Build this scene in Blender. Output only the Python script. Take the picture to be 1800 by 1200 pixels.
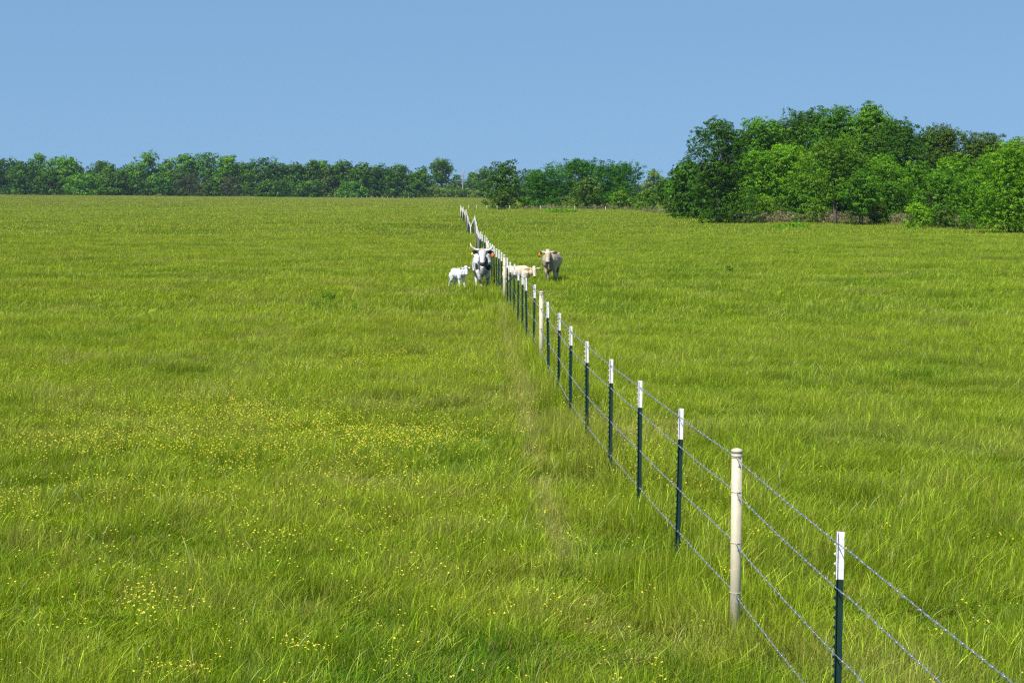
import bpy, bmesh, math, random
import numpy as np
from mathutils import Vector, Matrix, noise as mnoise

S = bpy.context.scene
for o in list(bpy.data.objects): bpy.data.objects.remove(o)
COL = S.collection
R = math.radians

# ------------------------------------------------------------------ camera, sky, sun, exposure
H = 3.25                      # eye height over the pasture
F = 3100.0                    # focal length in pixels of an 1800 px wide picture
HOR = 332.0                   # horizon row
cam = bpy.data.cameras.new('camera'); cam.sensor_width = 36; cam.lens = 36 * F / 1800
cam.clip_start = 0.1; cam.clip_end = 9000
camo = bpy.data.objects.new('camera', cam); COL.objects.link(camo)
camo.location = (0, 0, H)
camo.rotation_euler = (R(90) - math.atan((600 - HOR) / F), 0, 0)
S.camera = camo
S.render.resolution_x = 1024; S.render.resolution_y = 682

SUN_EL, SUN_AZ = 56.0, 217.0  # azimuth clockwise from +Y (the way the camera looks)
w = bpy.data.worlds.new('World'); S.world = w; w.use_nodes = True
nt = w.node_tree; nt.nodes.clear()
out = nt.nodes.new('ShaderNodeOutputWorld'); bg = nt.nodes.new('ShaderNodeBackground')
sky = nt.nodes.new('ShaderNodeTexSky'); sky.sky_type = 'NISHITA'; sky.sun_disc = False
sky.sun_elevation = R(SUN_EL); sky.sun_rotation = R(SUN_AZ)
sky.air_density = 2.0; sky.dust_density = 0; sky.ozone_density = 10; sky.altitude = 60
tc = nt.nodes.new('ShaderNodeTexCoord')
sep = nt.nodes.new('ShaderNodeSeparateXYZ'); comb = nt.nodes.new('ShaderNodeCombineXYZ')
mz = nt.nodes.new('ShaderNodeMath'); mz.operation = 'MULTIPLY_ADD'; mz.inputs[1].default_value = .8; mz.inputs[2].default_value = .31
nrm = nt.nodes.new('ShaderNodeVectorMath'); nrm.operation = 'NORMALIZE'
nt.links.new(tc.outputs['Generated'], sep.inputs[0])
nt.links.new(sep.outputs[0], comb.inputs[0]); nt.links.new(sep.outputs[1], comb.inputs[1])
nt.links.new(sep.outputs[2], mz.inputs[0]); nt.links.new(mz.outputs[0], comb.inputs[2])
nt.links.new(comb.outputs[0], nrm.inputs[0]); nt.links.new(nrm.outputs[0], sky.inputs[0])
nt.links.new(sky.outputs[0], bg.inputs[0]); nt.links.new(bg.outputs[0], out.inputs[0])
bg.inputs[1].default_value = 0.097
sl = bpy.data.lights.new('sun', 'SUN'); sl.energy = 4.9; sl.angle = R(0.5); sl.color = (1, 0.955, 0.88)
so = bpy.data.objects.new('sun', sl); COL.objects.link(so)
sd = Vector((math.sin(R(SUN_AZ)) * math.cos(R(SUN_EL)), math.cos(R(SUN_AZ)) * math.cos(R(SUN_EL)), math.sin(R(SUN_EL))))
so.rotation_euler = sd.to_track_quat('Z', 'Y').to_euler()
so.location = (-20, -20, 40)
S.view_settings.view_transform = 'Standard'; S.view_settings.look = 'None'
S.view_settings.exposure = 0.55; S.view_settings.gamma = 1
S.render.engine = 'CYCLES'
S.cycles.use_denoising = False; S.cycles.pixel_filter_type = 'BLACKMAN_HARRIS'; S.cycles.filter_width = 1.3
S.cycles.max_bounces = 5; S.cycles.transmission_bounces = 4; S.cycles.transparent_max_bounces = 4

rnd = random.Random(7); rg = np.random.default_rng(11)

# ------------------------------------------------------------------ helpers
def tag(o, label=None, cat=None, group=None, kind=None):
    if label: o['label'] = label
    if cat: o['category'] = cat
    if group: o['group'] = group
    if kind: o['kind'] = kind
    return o
def empty(name, loc, rz=0):
    o = bpy.data.objects.new(name, None); COL.objects.link(o)
    o.location = loc; o.rotation_euler = (0, 0, rz); o.empty_display_size = .2; return o
def link(name, me, parent=None, mats=()):
    o = bpy.data.objects.new(name, me); COL.objects.link(o)
    if parent: o.parent = parent
    for m in mats: me.materials.append(m)
    return o
def smooth(me): me.polygons.foreach_set('use_smooth', [True] * len(me.polygons))
def np_mesh(name, V, Fq, col=None, sm=False):
    """V (n,3), Fq (m,k) all faces same size"""
    me = bpy.data.meshes.new(name)
    n, m, k = len(V), len(Fq), Fq.shape[1]
    me.vertices.add(n); me.vertices.foreach_set('co', np.asarray(V, np.float32).ravel())
    me.loops.add(m * k); me.loops.foreach_set('vertex_index', np.asarray(Fq, np.int32).ravel())
    me.polygons.add(m); me.polygons.foreach_set('loop_start', np.arange(0, m * k, k, dtype=np.int32))
    me.polygons.foreach_set('loop_total', np.full(m, k, np.int32))
    me.update(calc_edges=True); me.validate()
    if col is not None:
        a = me.color_attributes.new('tint', 'FLOAT_COLOR', 'POINT')
        a.data.foreach_set('color', np.asarray(col, np.float32).ravel())
    if sm: smooth(me)
    return me
class MB:
    def __init__(s): s.v = []; s.f = []
    def loft(s, pts, rad, n=10, up=None):
        pts = [Vector(p) for p in pts]; base = len(s.v); N = len(pts)
        for i, p in enumerate(pts):
            t = (pts[min(i + 1, N - 1)] - pts[max(i - 1, 0)]).normalized()
            u = Vector(up) if up else (Vector((0, 1, 0)) if abs(t.z) > .75 else Vector((0, 0, 1)))
            side = t.cross(u).normalized(); v = side.cross(t).normalized()
            r = rad[i]; a, b = (r, r) if not isinstance(r, (tuple, list)) else r
            for k in range(n):
                an = 2 * math.pi * k / n
                s.v.append(p + side * a * math.cos(an) + v * b * math.sin(an))
        for i in range(N - 1):
            for k in range(n):
                k2 = (k + 1) % n
                s.f.append((base + i * n + k, base + i * n + k2, base + (i + 1) * n + k2, base + (i + 1) * n + k))
        s.f.append(tuple(base + k for k in reversed(range(n))))
        s.f.append(tuple(base + (N - 1) * n + k for k in range(n)))
    def box(s, x0, x1, y0, y1, z0, z1):
        b = len(s.v)
        for z in (z0, z1):
            for x, y in ((x0, y0), (x1, y0), (x1, y1), (x0, y1)): s.v.append(Vector((x, y, z)))
        for q in ((3, 2, 1, 0), (4, 5, 6, 7), (0, 1, 5, 4), (1, 2, 6, 5), (2, 3, 7, 6), (3, 0, 4, 7)):
            s.f.append(tuple(b + i for i in q))
    def mesh(s, name, sm=False):
        me = bpy.data.meshes.new(name); me.from_pydata([tuple(v) for v in s.v], [], s.f); me.update()
        if sm: smooth(me)
        return me

# ------------------------------------------------------------------ materials
def nodes(name):
    m = bpy.data.materials.new(name); m.use_nodes = True
    t = m.node_tree; t.nodes.clear(); return m, t
def N(t, typ, **kw):
    n = t.nodes.new(typ)
    for k, v in kw.items(): setattr(n, k, v)
    return n
def ramp(t, fac, stops, interp='LINEAR'):
    r = N(t, 'ShaderNodeValToRGB'); r.color_ramp.interpolation = interp
    e = r.color_ramp.elements
    while len(e) < len(stops): e.new(.5)
    for i, (p, c) in enumerate(stops):
        e[i].position = p; e[i].color = c if len(c) == 4 else (*c, 1)
    t.links.new(fac, r.inputs[0]); return r.outputs[0]
def noise_tex(t, vec, scale, detail=3, rough=.55, dist=0):
    n = N(t, 'ShaderNodeTexNoise'); n.inputs['Scale'].default_value = scale
    n.inputs['Detail'].default_value = detail; n.inputs['Roughness'].default_value = rough
    n.inputs['Distortion'].default_value = dist
    t.links.new(vec, n.inputs['Vector']); return n.outputs['Fac']
def mix(t, fac, a, b, mode='MIX'):
    n = N(t, 'ShaderNodeMix', data_type='RGBA', blend_type=mode)
    for s, v in ((n.inputs[0], fac), (n.inputs[6], a), (n.inputs[7], b)):
        if isinstance(v, (int, float)): s.default_value = v
        elif isinstance(v, tuple): s.default_value = (*v, 1) if len(v) == 3 else v
        else: t.links.new(v, s)
    return n.outputs[2]
def mth(t, op, a, b=None, clamp=False):
    n = N(t, 'ShaderNodeMath', operation=op); n.use_clamp = clamp
    for i, v in enumerate((a, b)):
        if v is None: continue
        if isinstance(v, (int, float)): n.inputs[i].default_value = v
        else: t.links.new(v, n.inputs[i])
    return n.outputs[0]
def simple(name, col, rough=.6, metal=0, var=0.0, vscale=30, col2=None):
    m, t = nodes(name); p = N(t, 'ShaderNodeBsdfPrincipled'); o = N(t, 'ShaderNodeOutputMaterial')
    p.inputs['Roughness'].default_value = rough; p.inputs['Metallic'].default_value = metal
    if rough >= .8: p.inputs['Specular IOR Level'].default_value = .08
    if var or col2:
        g = N(t, 'ShaderNodeTexCoord')
        f = noise_tex(t, g.outputs['Object'], vscale, 4, .6)
        c2 = col2 or tuple(c * (1 - var) for c in col)
        t.links.new(ramp(t, f, [(.35, col), (.7, c2)]), p.inputs['Base Color'])
    else: p.inputs['Base Color'].default_value = (*col, 1)
    t.links.new(p.outputs[0], o.inputs[0]); return m

def foliage_shader(t, colour, trans=.35, gloss=.06):
    d = N(t, 'ShaderNodeBsdfDiffuse'); tr = N(t, 'ShaderNodeBsdfTranslucent'); gl = N(t, 'ShaderNodeBsdfGlossy')
    gl.inputs['Roughness'].default_value = .45; gl.inputs['Color'].default_value = (.8, .85, .8, 1)
    t.links.new(colour, d.inputs[0])
    tcol = mix(t, 1.0, colour, (1.25, 1.2, .45), 'MULTIPLY'); t.links.new(tcol, tr.inputs[0])
    m1 = N(t, 'ShaderNodeMixShader'); m1.inputs[0].default_value = trans
    t.links.new(d.outputs[0], m1.inputs[1]); t.links.new(tr.outputs[0], m1.inputs[2])
    m2 = N(t, 'ShaderNodeMixShader'); m2.inputs[0].default_value = gloss
    t.links.new(m1.outputs[0], m2.inputs[1]); t.links.new(gl.outputs[0], m2.inputs[2])
    o = N(t, 'ShaderNodeOutputMaterial'); t.links.new(m2.outputs[0], o.inputs[0])

def field_colour(t):
    """the pasture's own patchiness, read from the place a blade stands on"""
    g = N(t, 'ShaderNodeNewGeometry'); pos = g.outputs['Position']
    mp = N(t, 'ShaderNodeVectorMath', operation='MULTIPLY'); mp.inputs[1].default_value = (1, 1, 0)
    t.links.new(pos, mp.inputs[0]); P = mp.outputs[0]
    big = noise_tex(t, P, .035, 4, .6, .4)
    mid = noise_tex(t, P, .22, 4, .6, .3)
    fin = noise_tex(t, P, 1.6, 3, .6)
    green = ramp(t, mid, [(.36, GR_DEEP), (.5, GR_MID), (.64, GR_LIGHT)])
    c = mix(t, ramp(t, big, [(.42, (0, 0, 0)), (.66, (1, 1, 1))]), green, ramp(t, fin, [(.3, GR_OLIVE), (.7, GR_LIGHT)]))
    c = mix(t, ramp(t, fin, [(.3, (0, 0, 0)), (.75, (.55, .55, .55))]), c, GR_LIGHT)
    pal = N(t, 'ShaderNodeVectorMath', operation='ADD'); pal.inputs[1].default_value = (-53, 29, 0); t.links.new(P, pal.inputs[0])
    c = mix(t, ramp(t, noise_tex(t, pal.outputs[0], .45, 5, .7, .5), [(.5, (0, 0, 0)), (.66, (.6, .6, .6))]), c, (.215, .21, .05))
    c = mix(t, ramp(t, noise_tex(t, pal.outputs[0], 5.5, 3, .7), [(.52, (0, 0, 0)), (.7, (.45, .45, .45))]), c, (.25, .20, .035))
    off = N(t, 'ShaderNodeVectorMath', operation='ADD'); off.inputs[1].default_value = (37, 11, 0); t.links.new(P, off.inputs[0])
    dry = noise_tex(t, off.outputs[0], .3, 5, .65, .6)
    c = mix(t, ramp(t, dry, [(.52, (0, 0, 0)), (.70, (.5, .5, .5))]), c, GR_DRY)
    lush = noise_tex(t, off.outputs[0], .11, 4, .6, .5)
    c = mix(t, ramp(t, lush, [(.30, (.75, .75, .75)), (.42, (0, 0, 0))]), c, GR_LUSH)
    # dead-grass strip trodden along the fence
    sp = N(t, 'ShaderNodeSeparateXYZ'); t.links.new(pos, sp.inputs[0])
    lx = mth(t, 'ADD', mth(t, 'MULTIPLY', sp.outputs[1], .024), sp.outputs[0])
    dd = mth(t, 'ABSOLUTE', mth(t, 'SUBTRACT', lx, .80))
    jit = mth(t, 'MULTIPLY', mth(t, 'SUBTRACT', noise_tex(t, P, 1.1, 4, .7), .5), .9)
    band = mth(t, 'SUBTRACT', 1.0, mth(t, 'MULTIPLY', mth(t, 'ADD', dd, jit), 5.0), True)
    yr = mth(t, 'MULTIPLY', mth(t, 'GREATER_THAN', sp.outputs[1], 15), mth(t, 'LESS_THAN', sp.outputs[1], 45))
    c = mix(t, mth(t, 'MULTIPLY', mth(t, 'MULTIPLY', band, yr), .58), c, GR_DRY)
    rt = mth(t, 'MULTIPLY', mth(t, 'SUBTRACT', mth(t, 'ADD', mth(t, 'MULTIPLY', sp.outputs[1], .045), sp.outputs[0]), 2.4), .5, True)
    c = mix(t, mth(t, 'MULTIPLY', rt, .32), c, (.090, .205, .004))
    # distance into the pasture: grass colour turns paler and duller toward the far side
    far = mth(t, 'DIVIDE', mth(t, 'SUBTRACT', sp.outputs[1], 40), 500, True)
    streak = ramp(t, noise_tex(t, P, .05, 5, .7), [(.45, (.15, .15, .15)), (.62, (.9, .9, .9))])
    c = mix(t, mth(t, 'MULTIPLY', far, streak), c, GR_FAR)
    return c
GR_DEEP = (.056, .136, .002); GR_MID = (.116, .208, .002); GR_LIGHT = (.216, .298, .006)
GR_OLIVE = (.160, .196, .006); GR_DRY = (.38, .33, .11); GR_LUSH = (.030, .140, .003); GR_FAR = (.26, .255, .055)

def grass_mat(name):
    m, t = nodes(name)
    a = N(t, 'ShaderNodeAttribute', attribute_name='tint'); sp = N(t, 'ShaderNodeSeparateColor'); t.links.new(a.outputs['Color'], sp.inputs[0])
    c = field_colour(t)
    c = mix(t, sp.outputs[1], c, ramp(t, sp.outputs[1], [(0, (.44, .385, .10)), (.9, (.26, .12, .05))], 'CONSTANT'))
    c = mix(t, sp.outputs[2], c, (.34, .43, .022))
    v = N(t, 'ShaderNodeCombineColor')
    for i in range(3): t.links.new(sp.outputs[0], v.inputs[i])
    c = mix(t, 1.0, c, v.outputs[0], 'MULTIPLY')
    foliage_shader(t, c, .26, .012); return m
M_grass = grass_mat('grass_blades')
def leaf_mat(name, dark, mid, light, trans=.13, gloss=.012):
    m, t = nodes(name)
    a = N(t, 'ShaderNodeAttribute', attribute_name='tint'); sp = N(t, 'ShaderNodeSeparateColor'); t.links.new(a.outputs['Color'], sp.inputs[0])
    c = ramp(t, sp.outputs[0], [(.05, dark), (.5, mid), (.95, light)])
    foliage_shader(t, c, trans, gloss); return m
LM = {
 'dark':   leaf_mat('leaves_dark_green', (0.022, 0.067, 0.002), (0.037, 0.105, 0.002), (0.069, 0.160, 0.004)),
 'mid':    leaf_mat('leaves_mid_green', (0.041, 0.125, 0.003), (0.070, 0.189, 0.004), (0.120, 0.265, 0.005)),
 'bright': leaf_mat('leaves_bright_green', (0.072, 0.198, 0.003), (0.130, 0.294, 0.004), (0.210, 0.396, 0.006), .24),
 'yellow': leaf_mat('leaves_yellow_green', (0.068, 0.156, 0.003), (0.109, 0.227, 0.006), (0.163, 0.299, 0.010), .24),
 'olive':  leaf_mat('leaves_olive_green', (0.037, 0.075, 0.004), (0.060, 0.108, 0.006), (0.091, 0.152, 0.009)),
 'grey':   leaf_mat('leaves_grey_green', (0.066, 0.132, 0.010), (0.107, 0.188, 0.015), (0.166, 0.252, 0.022)),
 'feather':leaf_mat('leaves_feathery_green', (0.024, 0.105, 0.002), (0.049, 0.166, 0.002), (0.099, 0.246, 0.002), .24),
 'bare':   leaf_mat('twigs_grey_brown', (.045, .060, .022), (.070, .082, .034), (.100, .105, .050), .1, 0),
}
M_bark = simple('bark', (.14, .115, .09), .9, 0, .45, 3)
M_deadwood = simple('dead_wood', (.34, .32, .29), .9, 0, .4, 3)

# ------------------------------------------------------------------ terrain
def sst(a, b, x):
    t = min(1, max(0, (x - a) / (b - a))); return t * t * (3 - 2 * t)
PITCH = math.atan((600 - HOR) / F)
def unproject(px, py, below):   # picture position of something 'below' metres under eye height
    Z = below / math.tan(PITCH + math.atan((py - 600) / F)); c = Z * math.cos(PITCH) + below * math.sin(PITCH)
    return Z, (px - 900) * c / F
FENCE = [(*unproject(*q, H - 1.40), 0) for q in [(1477, 932), (1295.5, 787), (1193, 717), (1125.5, 668), (1074, 631), (1033, 599), (1004, 573), (982.5, 549), (965.5, 530),
   (951.5, 511), (938.7, 499), (926.3, 487.5), (918.7, 480), (911, 473.5), (904, 464.5), (897.7, 458.7), (893, 452.7), (886.8, 447.7), (881.7, 444), (877, 440.5), (873, 437), (869, 434), (864.5, 431), (860, 428.5)]]
_a = unproject(1780, 1195, H - 1.335)
FENCE.insert(0, (_a[0] - .35, _a[1] + .02, 0))
FEND = FENCE[-1][0]
def px_of(y):  # fence line beyond the cattle: (Z, pixel column, ground offset)
    T = [(FEND, 860, 0), (67.5, 854, 0), (72, 845.5, 0), (86, 839.5, -.15), (104, 837, -.05), (125, 834.6, .0), (129, 831.5, -.35), (134, 827.5, -.88), (141, 824.5, -.75),
         (149, 822.3, -.45), (157, 820.6, -.25), (166, 819.6, .0), (170, 818, -.2), (174, 816.4, -.42), (179, 815, -.2), (185, 814.2, 0), (192, 812, -.36), (200, 810, .0)]
    for i in range(len(T) - 1):
        if y <= T[i + 1][0]:
            a, b = T[i], T[i + 1]; f = (y - a[0]) / (b[0] - a[0]); f = max(0, f)
            return a[1] + (b[1] - a[1]) * f, a[2] + (b[2] - a[2]) * f
    return T[-1][1], 0
def fence_x(y):
    if y < FEND:
        for i in range(len(FENCE) - 1):
            if y <= FENCE[i + 1][0]:
                a, b = FENCE[i], FENCE[i + 1]; f = (y - a[0]) / (b[0] - a[0]); return a[1] + (b[1] - a[1]) * f
    return (px_of(y)[0] - 900) * y / F
def ground(x, y):
    z = 0.0
    k = sst(230, 640, y)
    if k > 0:
        u = min(1, max(-1.4, x / 186.0))           # -1 at the left edge of the far side
        z += k * (-.45 - 1.35 * min(0, u) + .1)
    if 75 < y < 205:
        dz = px_of(y)[1]
        if dz: z += dz * math.exp(-((x - fence_x(y)) / 9.0) ** 2)
    a = sst(15, 70, y)
    z += a * .05 * (math.sin(x * .13 + 1.3) * math.cos(y * .09) + .6 * math.sin(x * .31 + y * .05))
    return z
def P(px, Z, dz=0):
    x = (px - 900) * Z / F; return Vector((x, Z, ground(x, Z) + dz))

ys = [-40.0]
while ys[-1] < 4200: ys.append(ys[-1] + max(1.0, abs(ys[-1]) * .018))
xs = [math.copysign(math.sinh(abs(i) * .085) * 6.5, i) for i in range(-78, 79)]
V = np.array([(x, y, ground(x, y)) for y in ys for x in xs]); nx = len(xs)
Fq = np.array([(j * nx + i, j * nx + i + 1, (j + 1) * nx + i + 1, (j + 1) * nx + i) for j in range(len(ys) - 1) for i in range(nx - 1)])
m, t = nodes('pasture_ground')
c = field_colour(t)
g = N(t, 'ShaderNodeNewGeometry'); f = noise_tex(t, g.outputs['Position'], 9, 4, .7)
c = mix(t, 1.0, c, ramp(t, f, [(.3, (.22, .21, .2)), (.7, (.5, .47, .4))]), 'MULTIPLY')
p = N(t, 'ShaderNodeBsdfPrincipled'); p.inputs['Roughness'].default_value = .95; p.inputs['Specular IOR Level'].default_value = .1
o = N(t, 'ShaderNodeOutputMaterial'); t.links.new(c, p.inputs['Base Color']); t.links.new(p.outputs[0], o.inputs[0])
gr = link('ground', np_mesh('ground', V, Fq, sm=True), None, [m]); tag(gr, 'open green pasture of rough meadow grass running to the far tree line', kind='structure')

# ------------------------------------------------------------------ grass
def blade_patch(name, size, n, hmin, hmax, wmin, wmax, seg, lean, seed, dryf=.10, headf=.08, forb=0):
    r = np.random.default_rng(seed)
    ntuft = max(6, n // 14)
    tc_ = (r.random((ntuft, 2)) - .5) * size
    idx = r.integers(0, ntuft, n)
    base = tc_[idx] + r.normal(0, size * .045 + .012, (n, 2))
    loose = r.random(n) < .45
    base[loose] = (r.random((loose.sum(), 2)) - .5) * size
    th = r.normal(lean, 1.3, n); amt = np.where(r.random(n) < .3, np.abs(r.normal(.8, .35, n)), np.abs(r.normal(.2, .17, n)) + .03)
    dirv = np.stack([np.cos(th), np.sin(th)], 1)
    amt = amt + forb * r.uniform(.1, .8, n)
    h = hmin + (hmax - hmin) * r.beta(2.2, 2.4, n); wd = r.uniform(wmin, wmax, n)
    head = r.random(n) < headf; h[head] *= 1.32; wd[head] *= .62
    yaw = r.uniform(0, math.pi, n); wv = np.stack([np.cos(yaw), np.sin(yaw), np.zeros(n)], 1)
    T = np.linspace(0, 1, seg + 1)
    curve = r.uniform(1.4, 2.6, n)
    V = np.zeros((n, seg + 1, 2, 3))
    for k, tt in enumerate(T):
        off = amt * h * tt ** curve
        ctr = np.stack([base[:, 0] + dirv[:, 0] * off, base[:, 1] + dirv[:, 1] * off, h * tt * (1 - .12 * amt * tt) - .02], 1)
        wk = wd * (1 - tt ** 1.6 * .92)
        wk = np.where(head & (tt > .6), wd * 1.9 * (1.35 - tt), wk)
        V[:, k, 0] = ctr - wv * wk[:, None] / 2; V[:, k, 1] = ctr + wv * wk[:, None] / 2
    nv = (seg + 1) * 2
    q = np.array([(2 * k, 2 * k + 1, 2 * k + 3, 2 * k + 2) for k in range(seg)])
    Fq = (np.arange(n)[:, None, None] * nv + q[None]).reshape(-1, 4)
    br = np.clip(np.exp(r.normal(0, .38, n)), .35, 2.0); dry = (r.random(n) < dryf) * r.uniform(.3, .8, n); dry[r.random(n) < .025] = .95
    lt = np.where(head, r.uniform(.4, .9, n), 0)
    C = np.ones((n, nv, 4)); C[:, :, 0] = br[:, None] * np.repeat(r.uniform(.55, 1.5, (n, seg + 1)), 2, axis=1); C[:, :, 1] = dry[:, None]; C[:, :, 2] = lt[:, None]
    me = np_mesh(name, V.reshape(-1, 3), Fq, C.reshape(-1, 4)); me.materials.append(M_grass); smooth(me)
    return me

def gn_group(name, coll):
    g = bpy.data.node_groups.new(name, 'GeometryNodeTree')
    g.interface.new_socket('Geometry', in_out='INPUT', socket_type='NodeSocketGeometry')
    g.interface.new_socket('Geometry', in_out='OUTPUT', socket_type='NodeSocketGeometry')
    i = g.nodes.new('NodeGroupInput'); o = g.nodes.new('NodeGroupOutput')
    ci = g.nodes.new('GeometryNodeCollectionInfo'); ci.inputs['Collection'].default_value = coll
    ci.inputs['Separate Children'].default_value = True; ci.inputs['Reset Children'].default_value = True
    ip = g.nodes.new('GeometryNodeInstanceOnPoints'); ip.inputs['Pick Instance'].default_value = True
    def attr(n, ty):
        a = g.nodes.new('GeometryNodeInputNamedAttribute'); a.data_type = ty; a.inputs[0].default_value = n
        return [s for s in a.outputs if s.enabled][0]
    g.links.new(i.outputs[0], ip.inputs['Points']); g.links.new(ci.outputs[0], ip.inputs['Instance'])
    g.links.new(attr('pick', 'INT'), ip.inputs['Instance Index'])
    g.links.new(attr('scl', 'FLOAT_VECTOR'), ip.inputs['Scale'])
    g.links.new(attr('rot', 'FLOAT_VECTOR'), ip.inputs['Rotation'])
    g.links.new(ip.outputs[0], o.inputs[0]); return g
def scatter(name, meshes, pts, rot, scl, pick, label, cat):
    coll = bpy.data.collections.new(name + '_sources')
    for k, me in enumerate(meshes):
        o = bpy.data.objects.new('%s_source_%d' % (name, k), me); coll.objects.link(o)
    me = bpy.data.meshes.new(name); me.vertices.add(len(pts)); me.vertices.foreach_set('co', np.asarray(pts, np.float32).ravel())
    a = me.attributes.new('rot', 'FLOAT_VECTOR', 'POINT'); a.data.foreach_set('vector', np.asarray(rot, np.float32).ravel())
    a = me.attributes.new('scl', 'FLOAT_VECTOR', 'POINT'); a.data.foreach_set('vector', np.asarray(scl, np.float32).ravel())
    a = me.attributes.new('pick', 'INT', 'POINT'); a.data.foreach_set('value', np.asarray(pick, np.int32))
    o = link(name, me); md = o.modifiers.new('scatter', 'NODES'); md.node_group = gn_group(name, coll)
    return tag(o, label, cat, kind='stuff')
def hnoise(x, y, s, o=0): return mnoise.noise(Vector((x * s + o, y * s - o, o)))
def wedge(y0, y1, per, half=.335, pad=1.6, seed=1):
    """points over the visible field between two depths, per square metre"""
    r = np.random.default_rng(seed)
    c = per ** -.5; X = half * y1 + pad
    gx, gy = np.meshgrid(np.arange(-X, X, c), np.arange(y0, y1, c)); gx = gx.ravel(); gy = gy.ravel()
    x = gx + r.uniform(-.5, .5, len(gx)) * c; y = gy + r.uniform(-.5, .5, len(gx)) * c
    k = np.abs(x) < half * y + pad; return x[k], y[k], r
def grass_layer(name, meshes, y0, y1, per, seed, label, hs=1.0, hv=.35, leafy=0):
    x, y, r = wedge(y0, y1, per, seed=seed); n = len(x)
    z = np.array([ground(a, b) for a, b in zip(x, y)])
    hgt = np.array([1 + hv * 1.3 * hnoise(a, b, .35, 3) + hv * 1.2 * hnoise(a, b, 1.3, 9) for a, b in zip(x, y)]) * hs
    hgt *= np.array([1 + 1.15 * math.exp(-((a - fence_x(b)) / .38) ** 2) for a, b in zip(x, y)])
    lu = np.array([hnoise(a, b, .12, 5) for a, b in zip(x, y)]); hgt = np.clip(hgt * np.clip(1 + .25 * lu, .8, 1.25), .78, 2.3)
    rot = np.zeros((n, 3)); rot[:, 2] = r.normal(0, .9, n)
    pk = r.integers(0, len(meshes) - leafy, n)
    if leafy:
        fb = np.array([hnoise(a, b, .8, 31) + .5 * hnoise(a, b, 3.1, 7) for a, b in zip(x, y)]) + r.normal(0, .12, n) > .13
        pk[fb] = r.integers(len(meshes) - leafy, len(meshes), fb.sum())
    s = r.uniform(.85, 1.15, n); scl = np.stack([s, s, hgt * r.uniform(.88, 1.12, n)], 1)
    scatter(name, meshes, np.stack([x, y, z], 1), rot, scl, pk, label, 'grass')
near = [blade_patch('blades_near_%d' % k, .55, 950, .04, .235, .0022, .0048, 3, .25, 20 + k, [.12, .18, .08, .26, .12, .15][k], [.10, .16, .06, .2, .14, .08][k]) for k in range(6)] + [blade_patch('leafy_near_%d' % k, .55, 800, .03, .13, .004, .009, 3, .25, 30 + k, .08, .02, 1) for k in range(3)]
midp = [blade_patch('blades_mid_%d' % k, 1.3, 1500, .06, .25, .005, .011, 3, .25, 40 + k, [.06, .1, .16, .08][k], [.05, .08, .1, .05][k]) for k in range(4)] + [blade_patch('leafy_mid_%d' % k, 1.3, 1000, .05, .19, .010, .020, 3, .25, 50 + k, .08, .02, 1) for k in range(2)]
farp = [blade_patch('blades_far_%d' % k, 4.2, 1800, .08, .28, .018, .04, 2, .25, 60 + k, .12, .06) for k in range(3)]
farr = [blade_patch('blades_distant_%d' % k, 9, 1500, .08, .28, .05, .11, 2, .25, 80 + k, .12, .06) for k in range(2)]
grass_layer('grass', near, 8.5, 44, 8.5, 1, 'fine green meadow grass nearest the camera', leafy=3)
grass_layer('grass', midp, 42, 120, 1.6, 2, 'green meadow grass of the middle field around the cattle', leafy=2)
grass_layer('grass', farp, 116, 300, .16, 3, 'green meadow grass of the far field before the right hand trees')
grass_layer('grass', farr, 295, 660, .03, 4, 'pale green grass of the farthest field below the tree line')

# long arching straw stems standing out of the grass
def straw(seed):
    r = random.Random(seed); b = MB(); h = r.uniform(.24, .38); l = r.uniform(.03, .16); pts = []; rad = []
    for i in range(9):
        t_ = i / 8; pts.append((l * t_ ** 2.2, .03 * math.sin(t_ * 3), h * t_ * (1 - .22 * t_ * l / .3))); rad.append(.0012 if t_ < .7 else .0032 * (1.25 - t_) / .5)
    b.loft(pts, rad, 4, up=(0, 1, .01)); me = b.mesh('straw_stem', True); me.materials.append(M_straw); return me
M_straw = simple('straw_seed_heads', (.36, .42, .15), .8, 0, .3, 6)
st = [straw(k) for k in range(7)]
x, y, r = wedge(8.8, 48, 4.5, seed=9); keep = np.array([hnoise(a, b, .4, 21) + r.normal(0, .22) > .04 for a, b in zip(x, y)]); x = x[keep]; y = y[keep]; n = len(x)
rot = np.zeros((n, 3)); rot[:, 2] = r.normal(.1, 1.5, n); s = r.uniform(.6, 1.15, n)
scatter('seed_stems', st, np.stack([x, y, np.array([ground(a, b) for a, b in zip(x, y)])], 1), rot, np.stack([s] * 3, 1), r.integers(0, 7, n), 'pale arching seed stems standing above the grass', 'grass')

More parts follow.
